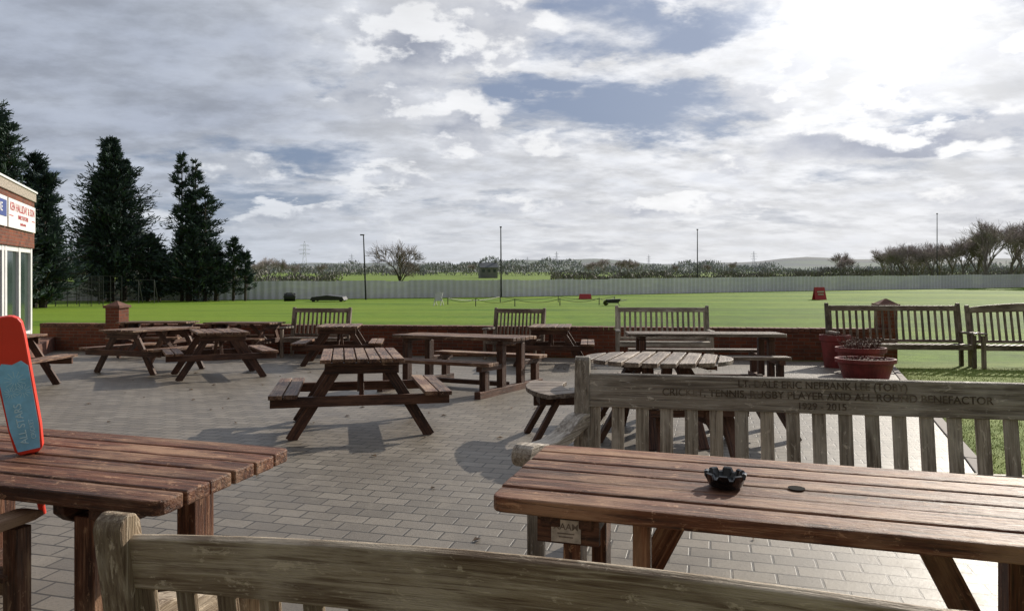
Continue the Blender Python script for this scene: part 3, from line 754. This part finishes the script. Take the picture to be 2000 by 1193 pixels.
hs=root('farmhouse','small dark farmhouse with pitched roof and chimneys','house',gy(953,240),240,10,tilt=False)
MB().box((0,0,1.7),(5.6,5,3.5)).obj('wall',M_RENDER,hs)
MB().prism([(-2.8,3.4),(2.8,3.4),(0,5.0)],6.0,axes((0,0,0),(0,1,0),(0,0,1),(1,0,0))).obj('roof',M_ROOFD,hs)
for s in (-1,1): MB().box((s*2.4,0,5.1),(.6,.6,1.0)).obj('chimney',M_RENDER,hs)
for s in (-1.8,0,1.8): MB().box((s,-2.52,2.4),(.8,.04,.9)).obj('window',M_GLASS,hs)

o=root('folding_deckchair','white folding frame standing on the grass','chair',gy(857,54),54,20,tilt=False)
mb=MB()
for s in (-.25,.25): mb.beam((s-.2,-.3,0),(s+.1,.25,.95),.05,.05); mb.beam((s+.2,.35,0),(s-.1,-.15,.6),.05,.05)
mb.beam((-.15,.25,.94),(.35,.25,.94),.05,.05)
mb.obj('frame',M_SIGNW,o); MB().beam((-.02,-.1,.35),(.05,.2,.9),.5,.03,(0,0,1)).obj('sling',M_SIGNW,o)
o=root('groundsman_barrow','low dark wheelbarrow resting on the grass','wheelbarrow',gy(1198,54),54,-5,tilt=False)
MB().prism([(-.6,.45),(.55,.5),(.35,.2),(-.35,.2)],.6,axes((0,0,0),(1,0,0),(0,0,1),(0,-1,0))).obj('tray',M_DARKM,o,.02)
MB().lathe([(.18,-.05),(.2,0),(.18,.05)],20).obj('wheel',M_BLACK,o).matrix_local=Matrix.Translation((-.55,0,.2))@Matrix.Rotation(R(90),4,'X')
mb=MB()
for s in (-.25,.25): mb.beam((-.5,s,.2),(.95,s,.42),.04,.04); mb.beam((.3,s,.25),(.45,s,0),.04,.04)
mb.obj('handles',M_SIGNW,o)
def aboard(px,d,w_,h_,rot,s):
    o=root('folding_sign','red folding notice board on the grass','sign',gy(px,d),d,rot,'red notice boards',tilt=False)
    for k in (-1,1):
        b_=MB(); b_.prism([(-w_/2,0),(w_/2,0),(w_/2-.08,h_),(-w_/2+.08,h_)],.03,axes((0,k*.3,0),(1,0,0),Vector((0,-k*.28/h_,1)).normalized(),(0,-1,0))); b_.obj('panel',M_SIGNRED,o)
    if s: MB().box((0,-.22,h_*.62),(w_*.6,.01,h_*.10)).box((0,-.26,h_*.42),(w_*.5,.01,h_*.08)).obj('notice_lines',M_SIGNW,o)
aboard(1600,72,1.2,1.25,8,True); aboard(1143,74,1.3,.55,-5,False)
o=root('rope_barrier','low posts with sagging rope guarding the cricket square','rope barrier',0,0,z=0,tilt=False)
mb=MB();rp=MB()
ps=[(-4.9,56.5),(-2.6,53),(0.2,52),(3.5,54),(6.6,56),(8.6,62),(4,64),(-1,63)]
for x,y in ps: mb.cyl((x,y,gh(y)),(x,y,gh(y)+.55),.035,.03,8)
for (x0,y0),(x1,y1) in zip(ps,ps[1:]+ps[:1]):
    pr=None
    for i in range(9):
        q=i/8; p=Vector((x0+(x1-x0)*q,y0+(y1-y0)*q,gh(y0+(y1-y0)*q)+.5-.25*4*q*(1-q)))
        if pr: rp.cyl(pr,p,.018,.018,5)
        pr=p
mb.obj('posts',M_DARKM,o); rp.obj('rope',M_DARKM,o)
o=root('pitch_cover','low grey wheeled pitch cover on the grass','pitch cover',gy(643,66),66,3,tilt=False)
MB().prism([(-1.5,.15),(1.5,.15),(1.35,.45),(0,.6),(-1.35,.45)],2.0,axes((0,0,0),(1,0,0),(0,0,1),(0,-1,0))).obj('canopy',M_DARKM,o,.02)
mb=MB()
for s in (-1.2,1.2):
    for k in (-.9,.9): mb.cyl((s,k-.05,.15),(s,k+.05,.15),.15,.15,14)
mb.obj('wheel_set',M_DARKM,o)
o=root('ground_roller','heavy dark ground roller near the fence','roller',gy(566,68),68,15,tilt=False)
MB().cyl((-.5,0,.38),(.5,0,.38),.38,.38,24).obj('drum',M_DARKM,o)
MB().beam((-.55,0,.38),(-.2,-1.2,.8),.05,.05).beam((.55,0,.38),(.2,-1.2,.8),.05,.05).beam((-.25,-1.2,.8),(.25,-1.2,.8),.05,.05).obj('handle',M_DARKM,o)
o=root('practice_net_cage','dark steel practice net cage under the conifers','net cage',gy(155,52),52,5,tilt=False)
mb=MB()
for i in range(5):
    for k in (0,3): mb.cyl((-1.6+i*.8,k,0),(-1.6+i*.8,k,2.1),.03,.03,6)
for k in (0,3): 
    for z_ in (.9,1.7,2.1): mb.cyl((-1.6,k,z_),(1.6,k,z_),.02,.02,6)
mb.obj('frame',M_DARKM,o)
mb=MB()
for i in range(33): mb.beam((-1.6+i*.1,0,0),(-1.6+i*.1,0,2.1),.008,.008)
for i in range(21): mb.beam((-1.6,0,i*.1),(1.6,0,i*.1),.008,.008)
mb.obj('netting',M_DARKM,o)
o=root('goal_frame','thin training goal frame on the grass','goal',gy(286,60),60,8,tilt=False)
MB().cyl((-.6,0,0),(-.6,0,1.9),.03,.03,8).cyl((.6,0,0),(.6,0,1.9),.03,.03,8).cyl((-.6,0,1.9),(.6,0,1.9),.03,.03,8).cyl((-.6,0,1.9),(-.6,1,0),.03,.03,8).cyl((.6,0,1.9),(.6,1,0),.03,.03,8).obj('frame',M_DARKM,o)

# ---------------------------------------------------------------- sky / world
SUN_AZ,SUN_EL=40,25
wd_=bpy.data.worlds.new('World'); scene.world=wd_; wd_.use_nodes=True
t=NT(wd_.node_tree)
d=t.n('ShaderNodeTexCoord').outputs['Generated']; x,y,z=t.sep(d)
az=t.m('ARCTAN2',x,y); el=t.m('ARCSINE',z)
zz=t.m('ADD',t.m('MAXIMUM',z,0.0),.20)
P=t.comb(t.m('DIVIDE',x,zz),t.m('DIVIDE',y,zz),0)
wob1=t.noise(P,2.4,6,.62); wob2=t.noise(t.vm('ADD',P,(7.3,2.1,0)),2.4,6,.62)
def mask(px,py,sx,sy,soft=1.0,wob=.10):
    a=math.atan((px-1000)/1444); e=math.atan((525-py)/1444*math.cos(a))
    u=t.m('DIVIDE',t.m('ADD',t.m('SUBTRACT',az,a),t.m('MULTIPLY',t.m('SUBTRACT',wob1,.5),wob*2.6)),sx/1444)
    v=t.m('DIVIDE',t.m('ADD',t.m('SUBTRACT',el,e),t.m('MULTIPLY',t.m('SUBTRACT',wob2,.5),wob*1.7)),sy/1444)
    r2=t.m('ADD',t.m('MULTIPLY',u,u),t.m('MULTIPLY',v,v))
    return t.ss(r2,1+soft*.9,max(0,1-soft))
Ps=t.mapping(P,(1.15,1.5,1),rot=(0,0,R(-30)))
a1=t.noise(Ps,1.2,8,.60,.2); a2=t.noise(t.vm('ADD',Ps,(5,3,1)),3.8,6,.6)
dA=t.m('ADD',t.m('ADD',a1,.075),t.m('MULTIPLY',t.m('SUBTRACT',a2,.5),.26))
for a,amt in ((mask(1150,60,235,55),-.17),(mask(1330,215,150,48),-.13),(mask(690,120,150,65),-.19),(mask(960,180,200,26),-.11),(mask(1400,40,140,40),-.09),
       (mask(560,300,160,52),-.12),(mask(330,370,200,50),-.09),(mask(640,400,150,30),-.10),(mask(1700,250,160,30),-.12),(mask(1250,330,160,30),-.08),(mask(240,130,380,170),.13),(mask(1650,100,230,90),.10)):
    dA=t.m('ADD',dA,t.m('MULTIPLY',a,amt))
cA=t.ss(dA,.36,.57)
def cum(off):
    q=t.comb(t.m('MULTIPLY',az,1.0),t.m('MULTIPLY',t.m('ADD',el,off),1.8),0)
    b=t.noise(q,5.0,9,.56,.0)
    for a_ in cumm: b=t.m('ADD',b,a_)
    return b
cumm=[]
for px,py,sx,sy,amt in ((860,70,190,85,.27),(790,205,170,50,.22),(905,275,80,38,.22),(470,322,100,34,.20),(740,352,95,26,.18),(945,398,95,28,.18),(1415,335,55,28,.24),(1570,125,65,32,.23),(1690,285,190,30,.21),(1900,260,120,36,.22),(1340,405,110,24,.17),(560,415,90,20,.16),(1150,410,120,22,.15),(650,330,70,16,.13),(1560,395,140,24,.15),(1850,400,120,26,.15),(1800,170,120,36,.20),(1480,200,90,26,.16),(1130,270,120,26,.13),(300,420,100,20,.12),(1950,90,80,30,.16)):
    cumm.append(t.m('MULTIPLY',mask(px,py,sx,sy,.9,.05),amt))
lb=mask(150,140,420,170,1,.08); cumm.append(t.m('MULTIPLY',lb,-.10))
b0=cum(0.0); b1_=cum(.022)
cB=t.ss(b0,.575,.68); topl=t.ss(t.m('SUBTRACT',b0,b1_),-.012,.055); core=t.ss(b0,.64,.84)
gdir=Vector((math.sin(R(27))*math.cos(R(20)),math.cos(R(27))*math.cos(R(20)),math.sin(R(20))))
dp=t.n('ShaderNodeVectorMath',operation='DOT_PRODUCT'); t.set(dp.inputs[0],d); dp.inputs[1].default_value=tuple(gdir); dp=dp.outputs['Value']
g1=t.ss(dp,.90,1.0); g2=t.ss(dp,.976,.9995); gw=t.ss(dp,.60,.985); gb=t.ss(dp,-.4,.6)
sky=t.n('ShaderNodeTexSky',sky_type='NISHITA'); sky.sun_disc=False; sky.sun_elevation=R(SUN_EL); sky.sun_rotation=R(SUN_AZ); sky.air_density=1.2; sky.dust_density=.5
blue=t.vm('SCALE',sky.outputs[0],.05)
blue=t.mix(.8,blue,t.mix(gw,(.22,.29,.44),(.30,.36,.51)))
shadeA=t.m('ADD',.76,t.m('MULTIPLY',t.ss(a2,.3,.7),.38)); 
thA=t.ss(dA,.54,.80)
colA=t.mix(gw,(.50,.545,.63),(.82,.83,.86)); colA=t.mix(t.m('MULTIPLY',thA,.62),colA,t.mix(gw,(.34,.38,.47),(.58,.61,.68)))
colA=t.mix(t.m('MULTIPLY',lb,.35),colA,(.36,.40,.49))
colA=t.vm('SCALE',colA,shadeA)
litB=t.mix(gw,(.76,.79,.84),(.96,.96,.97)); darkB=t.mix(gw,(.21,.25,.33),(.36,.39,.48))
colB=t.mix(t.m('MULTIPLY',t.m('SUBTRACT',1.0,topl),t.m('ADD',.50,t.m('MULTIPLY',core,.5))),litB,darkB)
colB=t.vm('SCALE',colB,t.m('ADD',.86,t.m('MULTIPLY',a2,.28)))
col=t.mix(cA,blue,colA)
col=t.mix(t.m('MULTIPLY',cB,.9),col,colB)
hz=t.ss(el,.13,.0)
col=t.mix(t.m('MULTIPLY',hz,.55),col,t.mix(gw,(.62,.66,.72),(.82,.82,.83)))
gm=t.m('ADD',.25,t.m('MULTIPLY',a1,1.25))
col=t.vm('ADD',col,t.vm('SCALE',t.comb(1,.99,.97),t.m('MULTIPLY',gm,t.m('ADD',t.m('MULTIPLY',g1,.08),t.m('MULTIPLY',g2,.36)))))
col=t.vm('MULTIPLY',col,t.mix(gb,(.42,.385,.33),(1,1,1)))  # sky away from the glow dimmed and warmed, standing in for building bounce
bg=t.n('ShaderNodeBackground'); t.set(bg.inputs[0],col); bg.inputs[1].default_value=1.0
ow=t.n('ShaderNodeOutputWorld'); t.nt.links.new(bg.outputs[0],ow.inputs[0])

sl=bpy.data.lights.new('sun','SUN'); sl.energy=5; sl.angle=R(.5); sl.color=(1,.92,.80)
so=colink(bpy.data.objects.new('sun',sl))
sd=Vector((math.sin(R(SUN_AZ))*math.cos(R(SUN_EL)),math.cos(R(SUN_AZ))*math.cos(R(SUN_EL)),math.sin(R(SUN_EL))))
so.rotation_euler=sd.to_track_quat('Z','Y').to_euler(); so.location=(10,10,20)

cam=bpy.data.cameras.new('camera'); cam.lens=26; cam.sensor_width=36; cam.clip_end=12000; cam.clip_start=.05; cam.shift_y=-.0358
co=colink(bpy.data.objects.new('camera',cam)); co.location=(0,0,1.55); co.rotation_euler=(R(90),0,0)
scene.camera=co
